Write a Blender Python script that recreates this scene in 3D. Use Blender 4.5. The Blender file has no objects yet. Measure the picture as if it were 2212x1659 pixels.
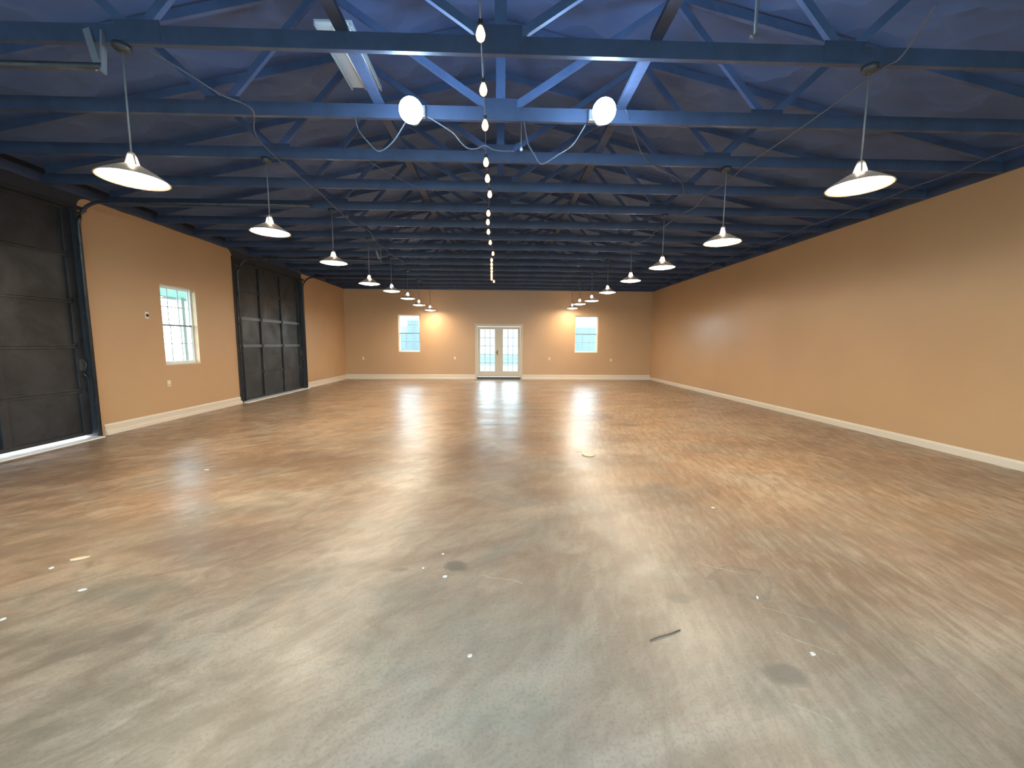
import bpy, bmesh, math, random
from mathutils import Vector, Matrix
random.seed(7)
SC = bpy.context.scene
COL = SC.collection

# ------------------------------------------------------------------ camera
W_PX, F_PX = 2212, 843.9
cam_d = bpy.data.cameras.new('camera'); cam = bpy.data.objects.new('camera', cam_d); COL.objects.link(cam)
cam_d.sensor_fit = 'HORIZONTAL'; cam_d.sensor_width = 36.0; cam_d.lens = 36.0 * F_PX / W_PX
cam_d.clip_start = 0.02; cam_d.clip_end = 200
fw = Vector((0.030859, 0.994115, -0.103844)); rt = Vector((0.999521, -0.030429, 0.005727)); up = Vector((-0.002533, 0.103970, 0.994577))
m = Matrix((rt, up, -fw)).transposed().to_4x4(); m.translation = Vector((0, 0, 1.5)); cam.matrix_world = m
SC.camera = cam

# ------------------------------------------------------------------ sky and exposure
SC.view_settings.view_transform = 'Standard'; SC.view_settings.look = 'None'
SC.view_settings.exposure = 0.85; SC.view_settings.gamma = 1.0; SC.view_settings.use_curve_mapping = False
wd = bpy.data.worlds.new('overcast_sky'); SC.world = wd; wd.use_nodes = True
wn = wd.node_tree.nodes; wl = wd.node_tree.links
bg = wn['Background']; bg.inputs[1].default_value = 8.0
tc = wn.new('ShaderNodeTexCoord'); sp = wn.new('ShaderNodeSeparateXYZ'); cr = wn.new('ShaderNodeValToRGB')
wl.new(tc.outputs['Generated'], sp.inputs[0]); wl.new(sp.outputs['Z'], cr.inputs[0]); wl.new(cr.outputs[0], bg.inputs[0])
cr.color_ramp.elements[0].position = 0.0; cr.color_ramp.elements[0].color = (0.92, 0.96, 1.0, 1)
cr.color_ramp.elements[1].position = 0.6; cr.color_ramp.elements[1].color = (0.74, 0.86, 1.0, 1)
SC.cycles.max_bounces = 7; SC.cycles.diffuse_bounces = 4; SC.cycles.glossy_bounces = 3
SC.cycles.transparent_max_bounces = 12; SC.cycles.caustics_reflective = False; SC.cycles.caustics_refractive = False
SC.cycles.sample_clamp_indirect = 6.0; SC.cycles.use_denoising = True; SC.cycles.use_adaptive_sampling = True; SC.cycles.adaptive_threshold = 0.02

LAMP_POWER = 70.0      # radiance of a pendant's diffuser
FLOOD_POWER = 80.0    # radiance of the two cool globes
BULB_POWER = 3.0

# room constants (metres): x across, y into the room, z up
XL, XR, YB, YF, H = -6.31, 6.30, 16.21, -3.0, 3.65
Y0, DY = 3.18, 0.8805
RIDGE, PITCH = 5.25, 0.22

# ------------------------------------------------------------------ helpers
def tag(o, label=None, cat=None, group=None, kind=None):
    if label: o['label'] = label
    if cat: o['category'] = cat
    if group: o['group'] = group
    if kind: o['kind'] = kind
    return o
def empty(name, loc, rz=0.0):
    o = bpy.data.objects.new(name, None); COL.objects.link(o); o.location = loc; o.rotation_euler = (0, 0, rz)
    o.empty_display_size = 0.1
    return o
class MB:
    def __init__(s): s.bm = bmesh.new()
    def box(s, a, b, mi=0):
        x0, y0, z0 = a; x1, y1, z1 = b
        v = [s.bm.verts.new(p) for p in ((x0,y0,z0),(x1,y0,z0),(x1,y1,z0),(x0,y1,z0),(x0,y0,z1),(x1,y0,z1),(x1,y1,z1),(x0,y1,z1))]
        for f in ((0,3,2,1),(4,5,6,7),(0,1,5,4),(1,2,6,5),(2,3,7,6),(3,0,4,7)):
            s.bm.faces.new([v[i] for i in f]).material_index = mi
        return s
    def bar(s, p, q, w, t, side=(0,1,0)):
        """rectangular bar from p to q; w across, t along 'side'"""
        p, q, sd = Vector(p), Vector(q), Vector(side).normalized()
        d = (q - p).normalized(); n = d.cross(sd).normalized(); sd = n.cross(d).normalized()
        v = []
        for c in (p, q):
            for a, b in ((-1,-1),(1,-1),(1,1),(-1,1)): v.append(s.bm.verts.new(c + n*a*w/2 + sd*b*t/2))
        for f in ((3,2,1,0),(4,5,6,7),(0,1,5,4),(1,2,6,5),(2,3,7,6),(3,0,4,7)): s.bm.faces.new([v[i] for i in f])
        return s
    def tube(s, pts, r, n=8):
        pts = [Vector(p) for p in pts]; rings = []
        for i, p in enumerate(pts):
            d = (pts[min(i+1, len(pts)-1)] - pts[max(i-1, 0)]).normalized()
            ref = Vector((0,0,1)) if abs(d.z) < 0.9 else Vector((1,0,0))
            a = d.cross(ref).normalized(); b = d.cross(a).normalized()
            rings.append([s.bm.verts.new(p + a*math.cos(2*math.pi*k/n)*r + b*math.sin(2*math.pi*k/n)*r) for k in range(n)])
        for i in range(len(rings)-1):
            for k in range(n): s.bm.faces.new((rings[i][k], rings[i][(k+1)%n], rings[i+1][(k+1)%n], rings[i+1][k])).smooth = True
        s.bm.faces.new(rings[0]); s.bm.faces.new(rings[-1][::-1])
        return s
    def lathe(s, prof, c=(0,0,0), n=40, smooth=True):
        c = Vector(c); rings = []
        for r, z in prof:
            if r < 1e-6: rings.append([s.bm.verts.new(c + Vector((0,0,z)))])
            else: rings.append([s.bm.verts.new(c + Vector((r*math.cos(2*math.pi*k/n), r*math.sin(2*math.pi*k/n), z))) for k in range(n)])
        for i in range(len(rings)-1):
            a, b = rings[i], rings[i+1]
            for k in range(n):
                k2 = (k+1) % n
                if len(a) == 1 and len(b) == 1: continue
                if len(a) == 1: f = (a[0], b[k], b[k2])
                elif len(b) == 1: f = (a[k], a[k2], b[0])
                else: f = (a[k], a[k2], b[k2], b[k])
                s.bm.faces.new(f).smooth = smooth
        return s
    def poly(s, pts, z0, z1):
        lo = [s.bm.verts.new((x, y, z0)) for x, y in pts]; hi = [s.bm.verts.new((x, y, z1)) for x, y in pts]
        s.bm.faces.new(lo[::-1]); s.bm.faces.new(hi)
        for i in range(len(pts)): j = (i+1) % len(pts); s.bm.faces.new((lo[i], lo[j], hi[j], hi[i]))
        return s
    def build(s, name, mats, parent=None, bevel=0.0, loc=None):
        bmesh.ops.recalc_face_normals(s.bm, faces=s.bm.faces)
        me = bpy.data.meshes.new(name); s.bm.to_mesh(me); s.bm.free()
        for mt in (mats if isinstance(mats, (list, tuple)) else [mats]): me.materials.append(mt)
        o = bpy.data.objects.new(name, me); COL.objects.link(o)
        if parent: o.parent = parent
        if loc: o.location = loc
        if bevel:
            b = o.modifiers.new('bevel', 'BEVEL'); b.width = bevel; b.segments = 2; b.limit_method = 'ANGLE'
        return o
def copy_tree(o, parent=None):
    c = o.copy(); COL.objects.link(c); c.parent = parent
    for ch in list(o.children): copy_tree(ch, c)
    return c

# ------------------------------------------------------------------ materials
def mat(name, col, rough=0.5, metal=0.0, spec=0.5):
    mt = bpy.data.materials.new(name); mt.use_nodes = True
    b = mt.node_tree.nodes['Principled BSDF']
    b.inputs['Base Color'].default_value = (*col, 1); b.inputs['Roughness'].default_value = rough
    b.inputs['Metallic'].default_value = metal; b.inputs['Specular IOR Level'].default_value = spec
    return mt
class NT:
    """tiny node-tree helper"""
    def __init__(s, mt): s.t = mt.node_tree; s.b = s.t.nodes['Principled BSDF']; s.tc = s.t.nodes.new('ShaderNodeTexCoord')
    def n(s, kind, **kw):
        nd = s.t.nodes.new(kind)
        for k, v in kw.items(): setattr(nd, k, v)
        return nd
    def link(s, a, b): s.t.links.new(a, b)
    def mapped(s, scale, rot=(0,0,0), loc=(0,0,0)):
        mp = s.n('ShaderNodeMapping'); mp.inputs['Scale'].default_value = scale; mp.inputs['Rotation'].default_value = rot; mp.inputs['Location'].default_value = loc
        s.link(s.tc.outputs['Object'], mp.inputs[0]); return mp.outputs[0]
    def turned(s, ang, scale, loc=(0,0,0)):      # noise cells drawn out along direction 'ang' (x of the turned frame)
        v = s.mapped((1,1,1), rot=(0,0,-ang)); mp = s.n('ShaderNodeMapping'); mp.inputs['Scale'].default_value = scale; mp.inputs['Location'].default_value = loc
        s.link(v, mp.inputs[0]); return mp.outputs[0]
    def noise(s, vec, scale, detail=4, rough=0.55, dist=0.0):
        nd = s.n('ShaderNodeTexNoise'); nd.inputs['Scale'].default_value = scale; nd.inputs['Detail'].default_value = detail
        nd.inputs['Roughness'].default_value = rough; nd.inputs['Distortion'].default_value = dist; s.link(vec, nd.inputs['Vector']); return nd.outputs['Fac']
    def ramp(s, fac, stops):
        r = s.n('ShaderNodeValToRGB'); e = r.color_ramp.elements
        while len(e) < len(stops): e.new(0.5)
        for k, (p, c) in enumerate(stops): e[k].position = p; e[k].color = (*c, 1) if not isinstance(c, float) else (c, c, c, 1)
        s.link(fac, r.inputs[0]); return r.outputs[0]
    def mix(s, fac, a, b, mode='MIX'):
        x = s.n('ShaderNodeMix', data_type='RGBA', blend_type=mode)
        for sock, v in ((x.inputs[0], fac), (x.inputs[6], a), (x.inputs[7], b)):
            if hasattr(v, 'is_linked') or hasattr(v, 'links'): s.link(v, sock)
            elif isinstance(v, (int, float)): sock.default_value = v
            else: sock.default_value = (*v, 1)
        return x.outputs[2]
    def math(s, op, a, b=0.0, c=0.0):
        x = s.n('ShaderNodeMath', operation=op)
        for sock, v in zip(x.inputs, (a, b, c)):
            if isinstance(v, (int, float)): sock.default_value = v
            else: s.link(v, sock)
        return x.outputs[0]
    def bump(s, h, strength, dist=0.02):
        bp = s.n('ShaderNodeBump'); bp.inputs['Strength'].default_value = strength; bp.inputs['Distance'].default_value = dist
        s.link(h, bp.inputs['Height']); s.link(bp.outputs[0], s.b.inputs['Normal'])

TAN = (0.50, 0.305, 0.160)
BLACK = (0.060, 0.066, 0.082)
def wall_paint(name, col=TAN, rough=0.42):
    mt = mat(name, col, rough); t = NT(mt)
    big = t.noise(t.mapped((1,1,1)), 0.5, 3)
    c = t.mix(t.ramp(big, [(0.3, 0.0), (0.7, 1.0)]), tuple(x*0.95 for x in col), tuple(min(1, x*1.05) for x in col))
    t.link(c, t.b.inputs['Base Color'])
    fine = t.noise(t.mapped((1,1,0.35)), 5, 3)
    t.link(t.ramp(fine, [(0.3, rough-0.03), (0.7, rough+0.04)]), t.b.inputs['Roughness'])
    t.bump(t.noise(t.mapped((1,1,1)), 60, 3), 0.12, 0.004)
    return mt
M_TAN = wall_paint('tan_wall_paint')
M_TAN_GLOSS = wall_paint('tan_satin_wall_paint', TAN, 0.315)
def black_paint(name, col=BLACK, rough=0.5, scale=3.0, var=0.35):
    mt = mat(name, col, rough); t = NT(mt)
    n1 = t.noise(t.mapped((1,1,1)), scale, 5, 0.6, 0.6)
    c = t.mix(t.ramp(n1, [(0.35, 0.0), (0.68, 1.0)]), tuple(x*(1-var) for x in col), tuple(x*(1+var) for x in col))
    t.link(c, t.b.inputs['Base Color'])
    t.link(t.ramp(n1, [(0.3, rough+0.12), (0.7, rough-0.12)]), t.b.inputs['Roughness'])
    t.bump(t.noise(t.mapped((1,1,1)), 25, 4), 0.2, 0.01)
    return mt
M_TRUSS = black_paint('black_timber_paint', (0.044, 0.064, 0.125), 0.5, 2.5, 0.2)
M_WEB = black_paint('black_web_paint', (0.075, 0.120, 0.255), 0.5, 2.0, 0.2)
M_STEEL = black_paint('black_painted_steel', (0.03, 0.032, 0.038), 0.45, 5)
M_DOORBLK = black_paint('black_garage_door_paint', (0.020, 0.021, 0.024), 0.45, 2.2, 0.5)
# crumpled black roof lining
M_DECK = mat('black_roof_lining', (0.07, 0.08, 0.11), 0.42); t = NT(M_DECK)
vo = t.n('ShaderNodeTexVoronoi', feature='F1'); vo.inputs['Scale'].default_value = 1.7
wv = t.noise(t.mapped((1,1,1)), 1.2, 3); mx = t.n('ShaderNodeVectorMath', operation='ADD')
t.link(t.mapped((1,1.6,1)), mx.inputs[0]); t.link(wv, mx.inputs[1]); t.link(mx.outputs[0], vo.inputs['Vector'])
t.link(t.mix(vo.outputs['Distance'], (0.075,0.125,0.285), (0.110,0.178,0.390)), t.b.inputs['Base Color'])
t.bump(vo.outputs['Distance'], 0.45, 0.12); t.b.inputs['Specular IOR Level'].default_value = 0.25
# left wall: tan field with black paint above and around the garage doors
M_LEFT = wall_paint('two_tone_wall_paint'); t = NT(M_LEFT)
base_link = [l for l in t.t.links if l.to_socket == t.b.inputs['Base Color']][0].from_socket
sx = t.n('ShaderNodeSeparateXYZ'); t.link(t.tc.outputs['Object'], sx.inputs[0]); Y, Z = sx.outputs['Y'], sx.outputs['Z']
wob = t.math('MULTIPLY', t.math('SUBTRACT', t.noise(t.mapped((1,1,1)), 3.5, 3), 0.5), 0.035)
Yw = t.math('ADD', Y, wob); Zw = t.math('ADD', Z, wob)
def rbox(ya, yb, ztop, r):          # 1 inside a rounded-top field
    cy, hy = (ya+yb)/2, (yb-ya)/2
    dy = t.math('MAXIMUM', t.math('SUBTRACT', t.math('ABSOLUTE', t.math('SUBTRACT', Yw, cy)), hy - r), 0.0)
    dz = t.math('MAXIMUM', t.math('SUBTRACT', Zw, ztop - r), 0.0)
    d = t.math('SQRT', t.math('ADD', t.math('MULTIPLY', dy, dy), t.math('MULTIPLY', dz, dz)))
    return t.math('LESS_THAN', d, r)
fld = t.math('MAXIMUM', rbox(6.255, 9.625, 3.64, 0.16), rbox(12.86, 20.0, 3.66, 0.02))
fld = t.math('MAXIMUM', fld, rbox(-6.0, 2.9, 3.64, 0.1))
t.link(t.mix(fld, (0.028, 0.030, 0.036), base_link), t.b.inputs['Base Color'])
# concrete floor: sealed, patchy brown over grey with long trowel streaks
M_FLOOR = mat('sealed_stained_concrete', (0.4,0.3,0.2), 0.3); t = NT(M_FLOOR)
warp = t.noise(t.mapped((1,1,1)), 0.35, 5, 0.6, 0.8)
sx = t.n('ShaderNodeSeparateXYZ'); t.link(t.tc.outputs['Object'], sx.inputs[0]); X, Y = sx.outputs['X'], sx.outputs['Y']
# the old stain lies thicker towards the far end, the near bay is barer cement
reach = t.math('ADD', t.math('ADD', Y, t.math('MULTIPLY', t.math('ABSOLUTE', X), 0.62)), t.math('MULTIPLY', t.math('SUBTRACT', warp, 0.5), 3.6))
stain = t.ramp(t.math('DIVIDE', reach, 10.0), [(0.22, 0.0), (0.50, 1.0)])
base = t.mix(stain, (0.480, 0.380, 0.290), (0.355, 0.222, 0.130))
# broad darker and paler clouds in the stain
pn = t.noise(t.turned(0.35, (0.45,1.0,1)), 0.9, 8, 0.62, 0.7)
base = t.mix(t.ramp(pn, [(0.36, 0.80), (0.60, 0.0)]), base, (0.215, 0.135, 0.085))
pn2 = t.noise(t.mapped((1,1,1), loc=(7,3,0)), 0.8, 8, 0.66, 0.9)
base = t.mix(t.ramp(pn2, [(0.48, 0.0), (0.70, 0.60)]), base, (0.49, 0.40, 0.285))
pn3 = t.noise(t.mapped((1,1,1), loc=(-4,9,0)), 1.3, 8, 0.64, 0.6)
base = t.mix(t.ramp(pn3, [(0.50, 0.0), (0.70, 0.60)]), base, (0.27, 0.255, 0.205))
pn4 = t.noise(t.mapped((1,1,1), loc=(2,-6,0)), 1.1, 6, 0.6, 0.5)
base = t.mix(t.ramp(pn4, [(0.56, 0.0), (0.70, 0.45)]), base, (0.40, 0.235, 0.155))
# trowel and mop streaks
st = t.noise(t.turned(1.40, (1.6,7.5,1)), 2.2, 8, 0.72, 0.5)
st2 = t.noise(t.turned(0.75, (1.7,4.2,1)), 1.7, 8, 0.72, 0.8)
side = t.ramp(t.math('DIVIDE', t.math('ADD', X, 3.0), 8.0), [(0.30, 0.0), (0.62, 1.0)])
stx = t.mix(side, st2, st)
amt = t.math('ADD', t.math('MULTIPLY', t.math('ABSOLUTE', X), 0.12), 0.34)
base = t.mix(t.math('MULTIPLY', t.ramp(stx, [(0.34, 1.0), (0.52, 0.0)]), amt), base, (0.190, 0.128, 0.082))
base = t.mix(t.math('MULTIPLY', t.ramp(stx, [(0.50, 0.0), (0.68, 1.0)]), t.math('MULTIPLY', amt, 0.75)), base, (0.54, 0.42, 0.30))
# single old stains and scuffs, each at its own place
wx = t.math('MULTIPLY', t.math('SUBTRACT', t.noise(t.mapped((1,1,1)), 2.6, 6), 0.5), 1.0)
wy = t.math('MULTIPLY', t.math('SUBTRACT', t.noise(t.mapped((1,1,1), loc=(5,5,0)), 2.6, 6), 0.5), 1.0)
broken = t.ramp(t.noise(t.turned(0.6, (1,2.2,1)), 4.5, 8, 0.72, 0.5), [(0.38, 0.25), (0.60, 1.0)])
fray = t.math('MULTIPLY', t.math('SUBTRACT', t.noise(t.mapped((1,1,1)), 9.0, 6, .7), 0.5), 1.1)
def spot(x, y, rx, ry, col, k, ring=False):
    global base
    f = min(1.0, 3.5*min(rx, ry))*0.55
    dx = t.math('DIVIDE', t.math('ADD', t.math('SUBTRACT', X, x), t.math('MULTIPLY', wx, f)), rx)
    dy = t.math('DIVIDE', t.math('ADD', t.math('SUBTRACT', Y, y), t.math('MULTIPLY', wy, f)), ry)
    d = t.math('ADD', t.math('ADD', t.math('MULTIPLY', dx, dx), t.math('MULTIPLY', dy, dy)), fray)
    mk = t.ramp(d, [(0.55, 0.0), (0.78, k), (0.92, k), (1.0, 0.0)]) if ring else t.ramp(d, [(0.30, k), (0.95, 0.0)])
    base = t.mix(t.math('MULTIPLY', mk, broken) if max(rx, ry) > .13 else mk, base, col)
DK, BR, PALE, SAGE = (0.170,0.140,0.110), (0.150,0.088,0.055), (0.58,0.48,0.34), (0.34,0.38,0.32)
spot(-.294, 2.512, .10, .075, DK, .75)
spot(-.94, 2.54, .15, .05, DK, .65); spot(-.66, 2.48, .07, .03, DK, .5)
spot(-2.20, 2.90, .52, .36, (0.190,0.120,0.098), .75)
spot(-2.20, 3.72, .75, .26, PALE, .38); spot(-2.5, 3.70, .25, .10, PALE, .4); spot(-1.95, 3.78, .22, .08, PALE, .4)
spot(-2.6, 4.85, 2.1, .55, BR, .65); spot(-5.2, 4.5, 1.1, .6, BR, .6); spot(-.6, 5.3, 1.0, .5, BR, .45)
spot(-2.25, 2.25, .45, .22, (0.17,0.16,0.12), .65); spot(-2.1, 1.9, .5, .16, (0.18,0.15,0.115), .6)
spot(1.55, 2.30, .20, .19, DK, .55, True); spot(1.62, 2.28, .26, .22, (0.25,0.19,0.14), .5); spot(1.07, 2.15, .10, .06, DK, .5)
spot(1.32, 1.59, .12, .07, DK, .7); spot(1.75, 1.95, .22, .14, (0.22,0.18,0.14), .6)
spot(2.33, 7.08, .42, .12, BR, .7); spot(1.3, 4.9, .9, .35, BR, .45); spot(.23, 3.62, .35, .22, (0.24,0.22,0.18), .5)
spot(-.10, 1.75, .75, .42, SAGE, .22); spot(.52, 2.75, .16, .12, PALE, .28); spot(-.02, 2.36, .24, .17, PALE, .22)
spot(-1.35, 1.30, .75, .55, (0.22,0.165,0.105), .6); spot(-2.9, 2.9, 1.2, .5, (0.26,0.17,0.10), .45); spot(-1.9, 1.6, .5, .5, (0.20,0.16,0.11), .45)
spot(2.1, 1.4, .8, .5, (0.27,0.22,0.165), .45); spot(3.4, 3.0, 1.0, .7, (0.26,0.18,0.12), .4); spot(4.8, 4.2, 1.2, .7, (0.23,0.16,0.11), .45)
# a hairline crack in front of the french doors and a few scratches
def line(x0, y0, x1, y1, w, col, k):
    global base
    L = math.hypot(x1-x0, y1-y0); ux, uy = (x1-x0)/L, (y1-y0)/L
    qx = t.math('ADD', t.math('SUBTRACT', X, x0), t.math('MULTIPLY', wx, .12)); qy = t.math('ADD', t.math('SUBTRACT', Y, y0), t.math('MULTIPLY', wy, .12))
    al = t.math('ADD', t.math('MULTIPLY', qx, ux), t.math('MULTIPLY', qy, uy)); ac = t.math('ABSOLUTE', t.math('SUBTRACT', t.math('MULTIPLY', qx, uy), t.math('MULTIPLY', qy, ux)))
    inside = t.math('MULTIPLY', t.math('GREATER_THAN', al, 0.0), t.math('LESS_THAN', al, L))
    base = t.mix(t.math('MULTIPLY', t.math('MULTIPLY', inside, t.math('LESS_THAN', ac, w)), k), base, col)
line(-.30, 7.13, .30, 7.09, .022, (0.05,0.035,0.025), .9)
line(1.35, 2.52, 1.62, 2.38, .004, PALE, .5); line(1.52, 2.06, 1.72, 1.94, .003, PALE, .45); line(1.46, 1.86, 1.63, 1.70, .003, PALE, .45)
line(1.70, 2.12, 1.88, 1.98, .004, DK, .6); line(1.24, 1.47, 1.34, 1.38, .003, PALE, .4); line(-.10, 2.42, .15, 2.30, .004, PALE, .6)
spk = t.noise(t.mapped((1,1,1)), 70, 4)
base = t.mix(t.ramp(spk, [(0.34, 0.28), (0.5, 0.0)]), base, (0.17, 0.13, 0.095))
t.link(base, t.b.inputs['Base Color'])
t.link(t.ramp(t.noise(t.mapped((1,2.0,1)), 1.3, 5, 0.6, 0.5), [(0.3, 0.285), (0.7, 0.40)]), t.b.inputs['Roughness'])
t.bump(t.noise(t.mapped((1,2.2,1)), 3.0, 6, 0.55, 0.5), 0.10, 0.02)
t.b.inputs['Specular IOR Level'].default_value = 0.33

M_TRIM = mat('cream_trim_paint', (0.66, 0.56, 0.44), 0.4)
M_CURB = mat('pale_curb_paint', (0.68, 0.57, 0.46), 0.5)
M_WHITE = mat('white_vinyl', (0.78, 0.80, 0.80), 0.35)
M_DOORTRIM = mat('beige_door_paint', (0.56, 0.47, 0.34), 0.4)
M_RAIL = mat('grey_meeting_rail', (0.20, 0.22, 0.23), 0.4)
M_GRILLE = mat('grey_window_grille', (0.45, 0.50, 0.54), 0.4)
M_SILL = mat('white_threshold_paint', (0.80, 0.80, 0.78), 0.5)
M_PLATE = mat('ivory_plastic', (0.70, 0.58, 0.42), 0.35)
M_DARK = mat('dark_plastic', (0.02, 0.02, 0.02), 0.4)
M_BRONZE = mat('dark_bronze_metal', (0.06, 0.04, 0.03), 0.35, 0.8)
M_SHADE = mat('satin_bronze_shade', (0.60, 0.43, 0.31), 0.38, 0.35)
M_CORD = mat('grey_lamp_cord', (0.16, 0.16, 0.17), 0.5)
M_CABLE = mat('painted_cable', (0.085, 0.095, 0.125), 0.5)
M_GALV = mat('galvanised_steel', (0.36, 0.38, 0.42), 0.4, 0.6)
M_RAIL_GLINT = mat('grey_rail_highlight', (0.115, 0.125, 0.145), 0.35)  # lighter grey puts the highlight on the second garage door's rails into the colour
M_LATCH = mat('scuffed_dark_latch', (0.12, 0.12, 0.12), 0.4, 0.6)
M_HARD = mat('white_enamel', (0.48, 0.57, 0.66), 0.35)
M_TUBE = mat('unlit_fluorescent_glass', (0.85, 0.88, 0.90), 0.15)
M_SOCK = mat('black_bulb_socket', (0.02, 0.02, 0.02), 0.5)
def emis(name, col, k):
    mt = bpy.data.materials.new(name); mt.use_nodes = True; nt = mt.node_tree; nt.nodes.clear()
    e = nt.nodes.new('ShaderNodeEmission'); e.inputs[0].default_value = (*col, 1); e.inputs[1].default_value = k
    o = nt.nodes.new('ShaderNodeOutputMaterial'); nt.links.new(e.outputs[0], o.inputs[0]); return mt
M_LAMP = emis('warm_lamp_light', (1.0, 0.83, 0.60), LAMP_POWER)
M_NECK = emis('warm_neck_light', (1.0, 0.83, 0.60), 90.0)
M_FLOOD = emis('cool_flood_light', (0.52, 0.78, 1.0), FLOOD_POWER)
M_BULB = emis('amber_bulb_light', (1.0, 0.52, 0.19), BULB_POWER)
M_PANE = bpy.data.materials.new('clear_window_glass'); M_PANE.use_nodes = True; nt = M_PANE.node_tree; nt.nodes.clear()
tr = nt.nodes.new('ShaderNodeBsdfTransparent'); gl = nt.nodes.new('ShaderNodeBsdfGlossy'); gl.inputs['Roughness'].default_value = 0.02
mxs = nt.nodes.new('ShaderNodeMixShader'); oo = nt.nodes.new('ShaderNodeOutputMaterial')
tr.inputs[0].default_value = (0.84, 0.97, 1.0, 1)
mxs.inputs[0].default_value = 0.05; nt.links.new(tr.outputs[0], mxs.inputs[1]); nt.links.new(gl.outputs[0], mxs.inputs[2]); nt.links.new(mxs.outputs[0], oo.inputs[0])

def struct(o): o['kind'] = 'structure'; return o

# ------------------------------------------------------------------ room shell
struct(MB().box((XL-0.25, YF-0.25, -0.2), (XR+0.25, YB+0.25, 0)).build('floor', M_FLOOR))
HT = 3.70     # walls stop just above the truss seats; the black gable and lining go on from there
def wall_with_holes(name, axis, pos, th, a0, a1, holes, mats, z1=HT):
    """axis 'x': wall plane x=pos running along y; axis 'y': plane y=pos along x. th is the signed outward thickness."""
    mb = MB()
    def b(u0, u1, z0, z2):
        if u1 - u0 < 1e-4 or z2 - z0 < 1e-4: return
        lo, hi = min(pos, pos+th), max(pos, pos+th)
        if axis == 'x': mb.box((lo, u0, z0), (hi, u1, z2))
        else: mb.box((u0, lo, z0), (u1, hi, z2))
    holes = sorted(holes); u = a0
    for (h0, h1, z0, z2) in holes:
        b(u, h0, 0, z1); b(h0, h1, 0, z0); b(h0, h1, z2, z1); u = h1
    b(u, a1, 0, z1)
    return struct(mb.build(name, mats))
G1, G2 = (3.10, 6.20), (9.70, 12.82)         # garage door openings on the left wall
GH = 3.44
WL = (7.585, 8.43, 1.06, 2.56)
W1 = (-4.15, -3.27, 1.13, 2.63); W2 = (3.10, 4.05, 1.14, 2.64)
DX = (-0.95, 0.855, 0.0, 2.20)
wall_with_holes('wall_left', 'x', XL, -0.15, YF, YB+0.15, [(G1[0], G1[1], 0, GH), WL, (G2[0], G2[1], 0, GH)], M_LEFT, RIDGE-PITCH*6.31)
wall_with_holes('wall_right', 'x', XR, 0.15, YF, YB+0.15, [], [M_TAN_GLOSS], H+.01)
wall_with_holes('wall_back', 'y', YB, 0.15, XL, XR, [W1, DX, W2], M_TAN)
wall_with_holes('wall_front', 'y', YF, -0.15, XL-0.15, XR+0.15, [(-5.2, -.2, .15, 3.2), (.2, 5.2, .15, 3.2)], M_TAN)  # both openings added out of view for the daylight fill
# black gables (a triangle above each end wall)
def gable(name, y0, y1, parent):
    mb = MB(); zt = lambda x: RIDGE - PITCH*abs(x)
    f = [mb.bm.verts.new((x, y0, z)) for x, z in ((XL-0.15, HT), (XR+0.15, HT), (XR+0.15, zt(XR+.15)), (0, RIDGE), (XL-0.15, zt(XL-.15)))]
    g = [mb.bm.verts.new((v.co.x, y1, v.co.z)) for v in f]
    mb.bm.faces.new(f); mb.bm.faces.new(g[::-1])
    for i in range(5): j = (i+1) % 5; mb.bm.faces.new((f[i], f[j], g[j], g[i]))
    return struct(mb.build(name, M_DECK))
gable('wall_gable_back', YB, YB+0.15, None); gable('wall_gable_front', YF-0.15, YF, None)
# roof lining: two slopes
mb = MB()
for s in (-1, 1):
    xe = s*6.46; ze = RIDGE - PITCH*6.46
    v = [mb.bm.verts.new(p) for p in ((0,YF-.15,RIDGE),(xe,YF-.15,ze),(xe,YB+.15,ze),(0,YB+.15,RIDGE),(0,YF-.15,RIDGE+.1),(xe,YF-.15,ze+.1),(xe,YB+.15,ze+.1),(0,YB+.15,RIDGE+.1))]
    for f in ((0,1,2,3),(4,5,6,7),(0,1,5,4),(1,2,6,5),(2,3,7,6),(3,0,4,7)): mb.bm.faces.new([v[i] for i in f])
struct(mb.build('ceiling', M_DECK))
# dark plates that cap the walls under the truss ends
struct(MB().box((XL, YB-0.05, H-0.01), (XR, YB, H+0.14)).build('trim_1', M_TRUSS))
struct(MB().box((XR-0.04, YF, H), (XR, YB-0.05, H+0.13)).build('trim_2', M_TRUSS))
struct(MB().box((XL, YF, H), (XL+0.04, YB-0.05, H+0.13)).build('trim_3', M_TRUSS))

struct(MB().box((XR, YF, H+.01), (XR+0.15, YB+.15, RIDGE-PITCH*6.30)).build('trim_4', M_DECK))
# ------------------------------------------------------------------ baseboards
def base_profile(name, p, q, inward, hgt, mats, curb=0.0):
    p, q, n = Vector(p), Vector(q), Vector(inward); mb = MB()
    prof = [(0, curb), (0.016, curb), (0.016, hgt-0.03), (0.011, hgt-0.014), (0.006, hgt), (0, hgt)]
    def ext(prof):
        a = [mb.bm.verts.new(p + n*d + Vector((0,0,z))) for d, z in prof]; b = [mb.bm.verts.new(q + n*d + Vector((0,0,z))) for d, z in prof]
        mb.bm.faces.new(a); mb.bm.faces.new(b[::-1])
        for i in range(len(prof)): j = (i+1) % len(prof); mb.bm.faces.new((a[i], a[j], b[j], b[i]))
    ext(prof)
    o = struct(mb.build(name, M_TRIM))
    if curb:
        mb = MB()
        ext([(0, 0), (0.05, 0), (0.046, curb*0.7), (0.03, curb), (0, curb)])
        mb.build('curb', M_CURB, o)
    return o
base_profile('baseboard_right', (XR, YF, 0), (XR, YB, 0), (-1,0,0), 0.118, M_TRIM)
base_profile('baseboard_back', (XL, YB, 0), (-1.03, YB, 0), (0,-1,0), 0.20, M_TRIM, 0.085)
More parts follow.
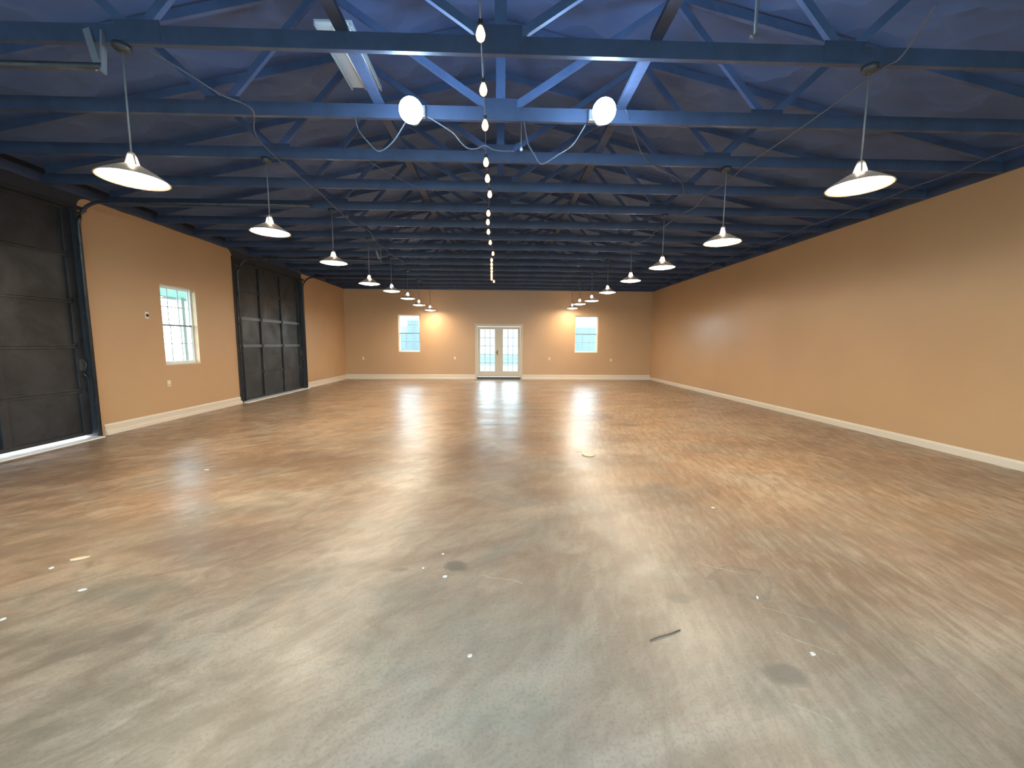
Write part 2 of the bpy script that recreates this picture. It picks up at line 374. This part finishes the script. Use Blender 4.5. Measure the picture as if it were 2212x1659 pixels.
base_profile('baseboard_back', (0.93, YB, 0), (XR, YB, 0), (0,-1,0), 0.20, M_TRIM, 0.085)
base_profile('baseboard_left', (XL, 6.32, 0), (XL, 9.62, 0), (1,0,0), 0.17, M_TRIM, 0.07)
base_profile('baseboard_left', (XL, 12.90, 0), (XL, YB, 0), (1,0,0), 0.18, M_TRIM, 0.07)

# ------------------------------------------------------------------ windows
def window(name, axis, pos, out, u0, u1, z0, z1):
    """double-hung window set back in its opening. u runs along the wall, d is depth outward."""
    root = struct(empty(name, (pos, (u0+u1)/2, z0) if axis == 'x' else ((u0+u1)/2, pos, z0)))
    L = root.location.copy()
    def B(mb, a0, a1, d0, d1, c0, c1):
        if axis == 'x': p, q = (pos+out*d0, a0, c0), (pos+out*d1, a1, c1)
        else: p, q = (a0, pos+out*d0, c0), (a1, pos+out*d1, c1)
        lo = [min(p[i], q[i]) - L[i] for i in range(3)]; hi = [max(p[i], q[i]) - L[i] for i in range(3)]
        mb.box(lo, hi)
    fwid = 0.030
    mb = MB(); B(mb, u0, u1, .09, .15, z0, z0+fwid); B(mb, u0, u1, .09, .15, z1-fwid, z1)
    B(mb, u0, u0+fwid, .09, .15, z0+fwid, z1-fwid); B(mb, u1-fwid, u1, .09, .15, z0+fwid, z1-fwid)
    mb.build('frame', M_WHITE, root)
    mb = MB(); B(mb, u0-.004, u1+.004, -.012, .09, z0-.018, z0-.0005); mb.build('sill', M_TRIM, root)
    zm = (z0+z1)/2
    for nm, c0, c1, d in (('upper_sash', zm-.012, z1-fwid, .122), ('lower_sash', z0+fwid, zm+.012, .10)):
        a0, a1 = u0+fwid, u1-fwid; r = .022
        mb = MB(); B(mb, a0, a1, d, d+.018, c0, c0+r); B(mb, a0, a1, d, d+.018, c1-r, c1)
        B(mb, a0, a0+r, d, d+.018, c0+r, c1-r); B(mb, a1-r, a1, d, d+.018, c0+r, c1-r)
        sash = mb.build(nm, M_WHITE, root)
        mb = MB()
        for k in (1, 2):
            u = a0+r + (a1-a0-2*r)*k/3; B(mb, u-.008, u+.008, d+.004, d+.014, c0+r, c1-r)
        cz = (c0+c1)/2; B(mb, a0+r, a1-r, d+.004, d+.014, cz-.008, cz+.008)
        mb.build('grille', M_GRILLE, sash)
        mb = MB(); B(mb, a0+r, a1-r, d+.008, d+.010, c0+r, c1-r); mb.build('pane', M_PANE, sash)
    mb = MB(); B(mb, u0+fwid, u1-fwid, .092, .140, zm-.016, zm+.016); mb.build('meeting_rail', M_RAIL, root)
    return root
window('window_1', 'x', XL, -1, *WL)
window('window_2', 'y', YB, 1, *W1)
window('window_3', 'y', YB, 1, *W2)
# wide glazed bays added unseen behind the camera as fill, letting in cool daylight
for nm, xa, xb in (('fill_window_4', -5.2, -.2), ('fill_window_5', .2, 5.2)):
    root = struct(empty(nm, (xa, YF, .15))); wd_ = xb-xa
    mb = MB(); mb.box((0,-.12,0),(wd_,-.04,.06)).box((0,-.12,2.99),(wd_,-.04,3.05))
    for k in range(4): x = .03 + (wd_-.06)*k/3; mb.box((x-.03,-.12,.06),(x+.03,-.04,2.99))
    mb.build('frame', M_WHITE, root)
    MB().box((.06,-.085,.06),(wd_-.06,-.08,2.99)).build('pane', M_PANE, root)

# ------------------------------------------------------------------ french door in the back wall
d3 = struct(empty('door_3', (-0.05, YB, 0)))
def B3(mb, x0, x1, y0, y1, z0, z1): mb.box((x0+0.05, y0, z0), (x1+0.05, y1, z1))
mb = MB(); B3(mb, -1.03, -.95, -.02, .0, 0, 2.28); B3(mb, .855, .935, -.02, .0, 0, 2.28); B3(mb, -.95, .855, -.02, .0, 2.20, 2.28)
mb.build('casing', M_DOORTRIM, d3, 0.004)
mb = MB(); B3(mb, -.95, -.93, 0, .12, .10, 2.20); B3(mb, .835, .855, 0, .12, .10, 2.20); B3(mb, -.93, .835, 0, .12, 2.18, 2.20); mb.build('jamb', M_DOORTRIM, d3)
mb = MB(); B3(mb, -.95, .855, -.03, .13, 0, .10); mb.build('threshold', M_BRONZE, d3)
for nm, a0, a1, g0, g1 in (('door_leaf', -.925, -.050, -.82, -.215), ('door_leaf', -.044, .830, .125, .735)):
    mb = MB(); B3(mb, a0, a1, .03, .07, .11, .34); B3(mb, a0, a1, .03, .07, 2.065, 2.175)
    B3(mb, a0, g0, .03, .07, .34, 2.065); B3(mb, g1, a1, .03, .07, .34, 2.065)
    leaf = mb.build(nm, M_DOORTRIM, d3, 0.003)
    mb = MB()
    for k in (1, 2): x = g0 + (g1-g0)*k/3; B3(mb, x-.012, x+.012, .038, .062, .34, 2.065)
    for k in (1, 2, 3, 4): z = .34 + 1.725*k/5; B3(mb, g0, g1, .038, .062, z-.012, z+.012)
    mb.build('glazing_bars', M_GRILLE, leaf)
    mb = MB(); B3(mb, g0, g1, .049, .052, .34, 2.065); mb.build('pane', M_PANE, leaf)
    if a0 < -.5:
        mb = MB(); B3(mb, -.13, -.09, .022, .03, 1.02, 1.20); mb.tube([(-.06, .022, 1.12), (-.06, -.02, 1.12), (-.13, -.025, 1.12)], .009)
        mb.build('handle', M_BRONZE, leaf)
mb = MB(); B3(mb, -.062, -.032, .015, .03, .11, 2.175); mb.build('astragal', M_DOORTRIM, d3)

# ------------------------------------------------------------------ sectional garage doors on the left wall
def garage_door(name, y0, y1, reach, gap, rail_glint):
    root = struct(empty(name, (XL, (y0+y1)/2, 0))); c = (y0+y1)/2
    w0, w1 = y0-c, y1-c; sh = (GH-gap)/5
    xf = -0.075                                # inner face sits inside the opening
    cols = [w0+.06, w0+.06+(w1-w0-.12)/3, w0+.06+2*(w1-w0-.12)/3, w1-.06]
    for k in range(5):
        z0 = gap + k*sh + .003; z1 = gap + (k+1)*sh - .003
        mb = MB(); mb.box((xf-.04, w0, z0-.003), (xf-.022, w1, z1+.003)); mb.box((xf-.022, w0, z0), (xf-.012, w1, z1))
        sec = mb.build('door_section', M_DOORBLK, root)
        for za, zb in ((z0, z0+.030), (z1-.030, z1)):
            MB().box((xf-.012, w0, za), (xf+.010, w1, zb)).build('rail', M_RAIL_GLINT if (rail_glint and 1.3 < zb < 2.12) else M_DOORBLK, sec)
        for q in range(4):
            mb = MB(); wd_ = .045 if 0 < q < 3 else .06
            cy = cols[q]; mb.box((xf-.012, cy-wd_, z0+.035), (xf+.022, cy+wd_, z1-.035)); mb.build('stile', M_DOORBLK, sec, .003)
        for q in range(4):
            mb = MB(); cy = cols[q]
            if k: mb.box((xf+.008, cy-.03, z0-.05), (xf+.026, cy+.03, z0+.05)); mb.tube([(xf+.028, cy-.03, z0), (xf+.028, cy+.03, z0)], .008, 6); mb.build('hinge', M_DOORBLK, sec)
    mb = MB(); mb.box((xf-.04, w0, gap-.025), (xf-.015, w1, gap+.003)); mb.build('bottom_seal', M_DARK, root)
    mb = MB(); mb.box((-.16, w0, 0), (.13, w1, .016)); mb.build('threshold', M_SILL, root)
    # jamb boards and head angle
    mb = MB(); mb.box((0, w0-.09, 0), (.02, w0-.0, GH+.05)); mb.build('jamb', M_DOORBLK, root)
    mb = MB(); mb.box((0, w1, 0), (.02, w1+.07, GH-.02)); mb.build('jamb', M_DOORBLK, root)
    mb = MB(); mb.box((0, w0-.09, GH), (.025, w1+.17, GH+.055)); mb.build('head_angle', M_DOORBLK, root)
    # tracks: up the jamb, round a bend, back into the room below the trusses
    for s, wy, zt in ((-1, w0+.02, GH+.02), (1, w1-.0, GH+.10)):
        R = .36; pts = [(.055, wy, .05), (.055, wy, zt-R)]
        for a in range(1, 9): an = math.pi/2*a/8; pts.append((.055+R-R*math.cos(an), wy, zt-R+R*math.sin(an)))
        pts.append((reach, wy, zt))
        mb = MB(); mb.tube(pts, .024, 6); tk = mb.build('track', M_STEEL, root)
        mb = MB()
        for z in (.5, 1.2, 1.9, 2.6): mb.box((0.0, wy-.02, z), (.06, wy+.02, z+.05))
        mb.build('bracket', M_STEEL, tk)
    # the hanger of the near track, made of angle iron
    mb = MB(); mb.bar((reach-.03, w0+.02, GH+.0), (reach-.13, w0+.06, GH+.30), .05, .006, (0,1,0)); mb.bar((reach+.0, w0+.02, GH-.02), (reach-.01, w0+.06, GH+.28), .012, .04, (0,1,0))
    mb.build('hanger', M_GALV, root)
    # latch by the far jamb
    mb = MB(); mb.box((xf+.022, w1-.10, 1.05), (xf+.035, w1-.03, 1.22)); mb.tube([(xf+.05, w1-.05, 1.22), (xf+.07, w1-.04, 1.14), (xf+.05, w1-.05, 1.04)], .006, 6); mb.tube([(xf+.05, w1-.07, 1.00), (xf+.06, w1-.02, .93)], .008, 6)
    mb.build('latch', M_LATCH, root)
    return root
garage_door('door_1', *G1, 3.45, .07, False)
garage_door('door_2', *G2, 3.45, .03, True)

# ------------------------------------------------------------------ roof trusses
def zt(x): return RIDGE - 0.02 - PITCH*abs(x)
def make_truss():
    root = empty('roof_truss', (0, 0, H)); T = .038; D = .125
    mb = MB(); mb.box((XL+.045, -T/2, 0), (XR-.045, T/2, D)); mb.build('bottom_chord', M_TRUSS, root)
    for s in (-1, 1):
        mb = MB(); mb.bar((0, 0, zt(0)-H-.05), (s*6.22, 0, zt(6.22)-H-.05), .088, T); mb.build('top_chord', M_WEB, root)
        mb = MB(); mb.bar((s*.10, 0, .115), (s*1.66, 0, zt(1.66)-H-.09), .062, T); mb.build('web', M_WEB, root)
        mb = MB(); mb.bar((s*1.71, 0, zt(1.71)-H-.10), (s*2.60, 0, .115), .062, T); mb.build('web', M_WEB, root)
        mb = MB(); mb.bar((s*2.68, 0, .0+.10), (s*3.38, 0, zt(3.38)-H-.09), .062, T); mb.build('web', M_WEB, root)
        mb = MB(); mb.box((s*2.63-.16, -T/2-.003, .02), (s*2.63+.16, -T/2, .16)); mb.build('gusset_plate', M_TRUSS, root)
    mb = MB(); mb.box((-.045, -T/2, D), (.045, T/2, zt(0)-H-.06)); mb.build('king_post', M_WEB, root)
    mb = MB(); mb.box((-.16, -T/2-.003, .02), (.16, -T/2, .20)); mb.build('gusset_plate', M_TRUSS, root)
    return root
proto = make_truss()
NTR = 15
ORD = ['nearest', 'second', 'third', 'fourth', 'fifth', 'sixth', 'seventh', 'eighth']
for k in range(NTR):
    o = proto if k == 0 else copy_tree(proto)
    o.location = (0, Y0 + k*DY, H)
    if k % 2 == 0: lb = 'black timber roof truss carrying the %s pair of pendant lamps' % ORD[k//2]
    else: lb = 'black timber roof truss between the %s and %s pairs of pendant lamps' % (ORD[(k-1)//2], ORD[(k+1)//2])
    tag(o, lb, 'roof truss', 'roof trusses')
# runners nailed along the top of the bottom chords
for sx_, nm in ((-1, 'left'), (1, 'right')):
    o = MB().box((sx_*1.17-.045, Y0-.6, H+.126), (sx_*1.17+.045, YB-.05, H+.162)).build('bracing_board', M_TRUSS)
    tag(o, 'long black bracing board lying across the trusses %s of the bulb string' % nm, 'board', 'bracing boards')

# ------------------------------------------------------------------ pendant lamps
# (x, height of the rim) of each lamp, nearest first
LAMPS_L = [(-2.768, 2.712), (-2.76, 2.807), (-2.744, 2.8), (-2.744, 2.724), (-2.761, 2.8), (-2.762, 2.811), (-2.793, 2.787), (-2.725, 2.761)]
LAMPS_R = [(2.859, 2.76), (2.762, 2.762), (2.737, 2.788), (2.787, 2.839), (2.773, 2.818), (2.777, 2.792), (2.766, 2.867), (2.832, 2.878)]
def make_pendant(rim):
    root = empty('pendant_lamp', (0,0,H)); R = .215
    mb = MB(); mb.lathe([(0,-.0),(.055,-.0),(.055,-.03),(.04,-.045),(0,-.045)], n=20); mb.build('canopy', M_STEEL, root)
    zr = rim-H
    mb = MB(); mb.tube([(0,0,-.04),(0,0,zr+.19)], .0065, 8); mb.build('cord', M_CORD, root)
    # shade: a shallow spun dome with an open collar
    prof = [(.040,.105),(.060,.098),(.095,.080),(.140,.053),(.180,.026),(.205,.008),(R,0.0),(R+.003,-.004),(R-.004,-.006),(.176,.022),(.136,.049),(.092,.075),(.056,.093),(.038,.100)]
    mb = MB(); mb.lathe(prof + [prof[0]], (0,0,zr), 48); mb.build('shade', M_SHADE, root)
    mb = MB(); mb.lathe([(0,.196),(.016,.194),(.026,.182),(.026,.168),(0,.168)], (0,0,zr), 20)
    for a in range(4):                          # collar ribs
        an = math.pi/4 + a*math.pi/2; c, s_ = math.cos(an), math.sin(an)
        mb.bar((.047*c, .047*s_, zr+.098), (.025*c, .025*s_, zr+.175), .014, .004, (c, s_, 0))
    mb.build('collar', M_SHADE, root)
    mb = MB(); mb.lathe([(0,.168),(.019,.168),(.036,.112),(.038,.085),(0,.085)], (0,0,zr), 20); mb.build('bulb_neck', M_NECK, root)
    mb = MB(); mb.lathe([(0,-.026),(.06,-.024),(.12,-.017),(.17,-.006),(.197,.004),(.197,.008),(0,.010)], (0,0,zr), 40); mb.build('diffuser', M_LAMP, root)
    return root
ord2 = ['nearest', 'second nearest', 'third nearest', 'fourth nearest', 'fifth nearest', 'third from the back wall', 'second from the back wall', 'hanging close to the back wall']
for s, side_ in ((-1, 'left'), (1, 'right')):
    for k in range(8):
        x, rim = (LAMPS_L if s == -1 else LAMPS_R)[k]
        o = make_pendant(rim)
        o.location = (x, Y0 + 2*k*DY, H); o.rotation_euler = (0, 0, random.uniform(0, 6))
        tag(o, 'lit bronze dome pendant lamp in the %s row, %s' % (side_, ord2[k]), 'pendant lamp', 'pendant lamps in the %s row' % side_)

# ------------------------------------------------------------------ cool flood globes
def flood(x, y, z, label):
    root = tag(empty('flood_light', (x, 4.03, H+.04)), label, 'light', 'bright cool globes')
    dy, dz = y-4.03, z-(H+.04)
    MB().box((-.05, -.05, -.05), (.05, 0.0, .05)).build('mounting_box', M_GALV, root, .004)
    MB().tube([(0,-.03,0),(0,-.08,.0),(0,dy+.14,dz+.03),(0,dy+.09,dz)], .011).build('arm', M_GALV, root)
    mb = MB(); mb.lathe([(0,-.03),(.045,-.03),(.052,0),(.045,.05),(0,.05)], n=24)
    o = mb.build('socket', M_HARD, root); o.location = (0, dy+.125, dz); o.rotation_euler = (math.pi/2, 0, 0)
    mb = MB(); R = .10; mb.lathe([(R*math.sin(a*math.pi/16), R*math.cos(a*math.pi/16)) for a in range(17)], n=32)
    o = mb.build('globe', M_FLOOD, root); o.location = (0, dy, dz)
flood(-0.768, 3.60, 3.480, 'blazing cool white globe lamp left of the bulb string')
flood(0.900, 3.60, 3.512, 'blazing cool white globe lamp right of the bulb string')

# ------------------------------------------------------------------ amber bulb string
BULBS = [(-.132,2.772),(-.138,3.334),(-.143,3.845),(-.161,4.59),(-.159,5.021),(-.144,5.529),(-.186,6.309),(-.207,6.753),(-.216,7.325),(-.201,8.077),
         (-.163,9.052),(-.209,9.745),(-.22,10.25),(-.23,10.744),(-.24,11.25),(-.252,11.74),(-.26,12.15),(-.269,12.575),(-.204,13.034)]
root = tag(empty('bulb_string', (-.14, 2.4, H)), 'string of glowing amber bulbs hung along the middle of the trusses', 'string lights')
O = Vector((-.14, 2.4, H)); ZB = 3.535
pts = [Vector((-.13, 2.30, 3.64))]
for i, (x, y) in enumerate(BULBS):
    if i:
        px, py = BULBS[i-1]; pts.append(Vector(((px+x)/2, (py+y)/2, ZB+.012)))
    pts.append(Vector((x, y, ZB+.045)))
mb = MB(); mb.tube([p - O for p in pts], .0045, 6)
mb.tube([Vector((-.138, 3.165, H)) - O, Vector((-.138, 3.30, ZB+.045)) - O], .008, 6)
mb.build('cord', M_CABLE, root)
for x, y in BULBS:
    P = Vector((x, y, ZB)) - O
    MB().lathe([(0,.052),(.016,.050),(.018,.02),(.016,.012),(0,.012)], P, 12).build('socket', M_SOCK, root)
    MB().lathe([(0,.014),(.013,.012),(.022,-.004),(.030,-.030),(.031,-.045),(.025,-.066),(.012,-.078),(0,-.081)], P, 16).build('bulb', M_BULB, root)

# ------------------------------------------------------------------ fluorescent fixture up in the trusses
root = tag(empty('fluorescent_fixture', (-1.49, 4.40, 4.32)), 'unlit white fluorescent strip fixture up in the trusses, left of the globes', 'ceiling fixture')
mb = MB(); mb.box((-.165,-.58,0),(.165,.32,.02))
mb.box((-.165,-.58,-.03),(-.155,.32,0)); mb.box((.155,-.58,-.03),(.165,.32,0)); mb.build('housing', M_HARD, root)
for x in (-.0, .13): MB().tube([(x,-.55,-.03),(x,.29,-.03)], .014, 12).build('tube', M_TUBE, root)
mb = MB()
for y in (-.5, .25): mb.tube([(0,y,.02),(0,y,zt(1.49)-.09-4.32)], .004, 6)
mb.build('hanging_wire', M_CABLE, root)

# ------------------------------------------------------------------ hanging rod at right
root = tag(empty('hanging_rod', (1.90, 3.12, 3.78)), 'thin grey rod hanging in front of the nearest truss, top right', 'rod')
MB().tube([(0,0,zt(1.9)-3.78-.0),(0,0,.03),(-.015,0,.0),(-.035,0,.012)], .012, 8).build('rod', M_GALV, root)
MB().lathe([(0,.014),(.012,.008),(.014,0),(.010,-.010),(0,-.013)], (-.035,0,.012), 10).build('hook_tip', M_GALV, root)

# ------------------------------------------------------------------ electrical cable runs
def smooth(pts, n=6):
    pts = [Vector(p) for p in pts]; out = []
    for i in range(len(pts)-1):
        p0, p1, p2, p3 = pts[max(i-1,0)], pts[i], pts[i+1], pts[min(i+2, len(pts)-1)]
        for k in range(n):
            u = k/n; out.append(0.5*((2*p1)+(-p0+p2)*u+(2*p0-5*p1+4*p2-p3)*u*u+(-p0+3*p1-3*p2+p3)*u**3))
    out.append(pts[-1]); return out
def cable(pts, label, r=.0065, group='cables slung under the trusses', m_=None):
    pts = smooth(pts); c = pts[0].copy()
    o = MB().tube([p - c for p in pts], r, 6).build('electrical_cable', m_ or M_CABLE); o.location = c
    return tag(o, label, 'cable', group)
zc = H - .012
def run(x, k0, k1, amp, seed):
    rr = random.Random(seed); P = []
    for k in range(k0, k1):
        y = Y0 + k*DY; P.append((x + rr.uniform(-.02,.02), y, zc)); P.append((x + rr.uniform(-amp,amp), y+DY*.5, H - rr.uniform(.01,.07) + .02))
    return P
cable([(2.79,2.66,3.68),(2.98,3.05,3.64)] + run(2.97, 0, 7, .07, 3), 'wavy grey cable linking the pendant lamps of the right row')
cable([(-2.60,3.20,3.64),(-2.45,3.45,3.60),(-2.36,3.60,3.57),(-2.28,3.9,3.62),(-2.55,4.4,3.64)] + run(-2.62, 2, 9, .08, 5), 'wavy grey cable linking the pendant lamps of the left row')
cable(run(5.62, 1, 12, .05, 9), 'straight grey cable running close to the right wall top')
cable([(-1.40,4.05,3.655),(-1.36,4.03,3.52),(-1.25,4.02,3.39),(-1.16,4.0,3.325),(-1.03,3.98,3.40),(-.90,3.95,3.56),(-.86,3.95,3.62)], 'cable loop hanging below the left cool globe')
cable([(-.69,3.97,3.63),(-.47,4.0,3.515),(-.39,4.0,3.43),(-.32,4.0,3.371),(-.24,4.0,3.365),(-.15,4.0,3.396),(-.08,4.0,3.365),(.0,4.0,3.35),(.129,4.0,3.352)], 'drooping cable crossing the bulb string between the two globes')
cable([(.225,4.05,3.655),(.263,4.0,3.430),(.33,4.0,3.32),(.375,4.0,3.25),(.43,4.0,3.245),(.558,4.0,3.325),(.70,4.0,3.42),(.82,3.98,3.60)], 'V-shaped drooping cable below the right cool globe')
cable([(1.18,3.9,3.70),(1.6,4.6,3.62),(1.9,4.95,zc),(2.3,5.2,3.60),(2.62,5.75,zc)], 'slack cable between the right globe and the right lamp row', .005)
cable([(-1.55,4.97,zc),(-1.2,5.5,3.6),(-.95,5.83,zc)], 'short cable over the trusses behind the left cool globe', .005)
root = tag(empty('capped_cable_end', (.20, 4.02, H)), 'small capped wire end dangling beside the drooping cables', 'wire cap')
MB().tube([(0,0,.0),(0,-.005,-.14),(.0,-.02,-.26)], .004, 6).build('wire', M_CABLE, root)
MB().lathe([(0,.015),(.009,.012),(.015,-.008),(.009,-.02),(0,-.022)], (0,-.02,-.275), 12).build('cap', M_HARD, root)

# ------------------------------------------------------------------ wall plates
def plate_obj(name, loc, axis, label, cat, round_=False, group=None):
    root = tag(empty(name, loc), label, cat, group)
    if axis == 'x':
        MB().box((0,-.036,-.058),(.006,.036,.058)).build('cover_plate', M_PLATE if not round_ else M_SILL, root, .002)
        o = MB().lathe([(0,.0),(.026,.0),(.026,.012),(.020,.016),(0,.016)], n=20).build('round_socket' if round_ else 'socket', M_DARK if round_ else M_PLATE, root); o.rotation_euler = (0, math.pi/2, 0); o.location = (.004,0,0)
    else:
        MB().box((-.036,-.006,-.058),(.036,0,.058)).build('cover_plate', M_PLATE, root, .002)
        for z in (-.02,.02):
            o = MB().lathe([(0,0),(.014,0),(.014,.003),(0,.003)], n=16).build('socket', M_PLATE, root); o.rotation_euler = (math.pi/2,0,0); o.location = (0,-.005,z)
plate_obj('thermostat', (XL, 7.266, 1.959), 'x', 'small ivory wall plate with dark round centre left of window', 'thermostat', True)
plate_obj('wall_outlet', (XL, 7.61, .70), 'x', 'ivory outlet below the left wall window', 'outlet', False, 'wall outlets')
for x, z, lb in ((-5.6,.85,'ivory outlet near the left corner of the back wall'), (-1.86,.88,'ivory outlet just left of the french doors'), (2.05,.865,'ivory outlet between the french doors and right back window'), (4.63,.82,'ivory outlet right of the right back window')):
    plate_obj('wall_outlet', (x, YB, z), 'y', lb, 'outlet', False, 'wall outlets')
o = MB().box((0,-.008,0),(1.16,0,.012)).build('wall_ledge', M_TAN); o.location = (1.43, YB, 1.40)
tag(o, 'thin tan strip on the back wall right of the french doors', 'strip')

# ------------------------------------------------------------------ litter on the floor
M_CHIP = mat('pale_chip', (0.75, 0.72, 0.66), 0.6); M_LID = mat('cream_lid', (0.78, 0.62, 0.40), 0.5); M_TWIG = mat('brown_twig', (0.07, 0.05, 0.035), 0.7)
o = MB().lathe([(0,.0),(.078,.0),(.084,.004),(.082,.012),(.074,.014),(.070,.009),(0,.010)], n=28).build('round_lid', M_LID); o.location = (1.20, 5.13, 0)
tag(o, 'cream round lid lying on the floor in front of the french doors', 'lid')
def chip(x, y, r, lb, sq=1.0, rz=0.3, name='paper_scrap', m_=None):
    n = 7; rr = random.Random(int(x*100)+int(y*10)); P = []
    for k in range(n): a = 2*math.pi*k/n; q = r*rr.uniform(.7,1.1); P.append((q*math.cos(a), q*math.sin(a)*sq))
    o = MB().poly(P, 0, .004).build(name, m_ or M_CHIP); o.location = (x, y, .0); o.rotation_euler = (0,0,rz); tag(o, lb, 'scrap', 'scraps on the floor')
chip(1.10, 5.30, .05, 'small pale scrap touching the cream lid', .6, .2, m_=M_LID)
chip(-2.91, 2.655, .055, 'long pale paint flake on the far left of the floor', .35, .5, m_=M_LID)
chip(-3.437, 4.565, .028, 'white scrap on the dark stain at left', .5)
chip(-2.52, 2.30, .022, 'white scrap nearest the left edge of the photo', .5, .4)
chip(-2.967, 2.54, .014, 'tiny white chip beside the long paint flake')
chip(-.403, 2.66, .010, 'tiny white chip behind the dark round stain')
chip(-.51, 2.485, .008, 'tiny white chip left of the dark round stain')
chip(-.352, 2.387, .018, 'white crumb at the front of the dark round stain', .7)
chip(-.141, 1.741, .014, 'white crumb in the near middle of the floor', .8)
chip(1.967, 3.408, .018, 'white crumb alone on the right half of the floor', .7)
chip(1.534, 2.134, .017, 'white curl of paper by the faint ring mark', .45, 1.1)
chip(1.527, 1.713, .014, 'white crumb beside the scratches at near right', .8)
chip(-2.68, 2.05, .012, 'tiny white chip close to the left edge')
o = MB().tube([(0,0,.004),(.05,.018,.006),(.12,.040,.005),(.185,.068,.004)], .0028, 6).build('twig', M_TWIG); o.location = (.767, 1.815, 0)
tag(o, 'thin dark twig lying on the floor at near right', 'twig')

# ------------------------------------------------------------------ outside the windows
M_GRASS = mat('pale_gravel_and_grass', (0.42, 0.50, 0.36), 0.9); t = NT(M_GRASS)
t.link(t.mix(t.ramp(t.noise(t.mapped((1,1,1)), 1.2, 5), [(0.4, 0.0), (0.6, 1.0)]), (0.11,0.16,0.11), (0.20,0.22,0.21)), t.b.inputs['Base Color'])
g = struct(MB().box((-60,-30,-.35),(60,70,-.22)).build('ground', M_GRASS))
M_FENCE = mat('pale_blue_siding', (0.34, 0.46, 0.52), 0.7); t = NT(M_FENCE)
wv = t.n('ShaderNodeTexWave', bands_direction='Z'); wv.inputs['Scale'].default_value = 2.2; t.link(t.mapped((1,1,1)), wv.inputs['Vector'])
t.link(t.mix(wv.outputs['Fac'], (0.120,0.150,0.162), (0.155,0.182,0.192)), t.b.inputs['Base Color'])
o = MB().box((-9,0,-.22),(-2.2,.08,2.0)).box((-4.9,0,2.0),(-4.3,.08,2.7)).build('board_fence', M_FENCE); o.location = (0, 21.0, 0)
tag(o, 'pale blue board fence seen through the left back window', 'fence', 'fences outside')
o = MB().box((1.6,0,-.22),(10,.08,2.35)).build('board_fence', M_FENCE); o.location = (0, 21.5, 0)
tag(o, 'pale blue board fence seen through the right back window', 'fence', 'fences outside')
root = tag(empty('porch_roof', (XL-.17, 11.5, 2.62)), 'pale green porch soffit seen through the left wall window', 'porch roof')
M_CARP = mat('pale_green_soffit', (0.55, 0.78, 0.68), 0.6)
MB().box((-1.9,-4.2,0),(0,4.2,.03)).build('soffit', M_CARP, root)
MB().box((-1.95,-4.2,-.06),(-1.9,4.2,.14)).build('fascia', M_WHITE, root)
for y in (-.9, 3.9): MB().box((-1.88,y-.05,-2.84),(-1.78,y+.05,0)).build('post', M_WHITE, root)

o = MB().box((-14,0,0),(14,6,3.0)).build('storage_building', mat('white_metal_siding', (0.155, 0.18, 0.19), 0.6)); o.location = (0, 31, -.22)
tag(o, 'grey metal building across the yard seen through the french doors', 'building')
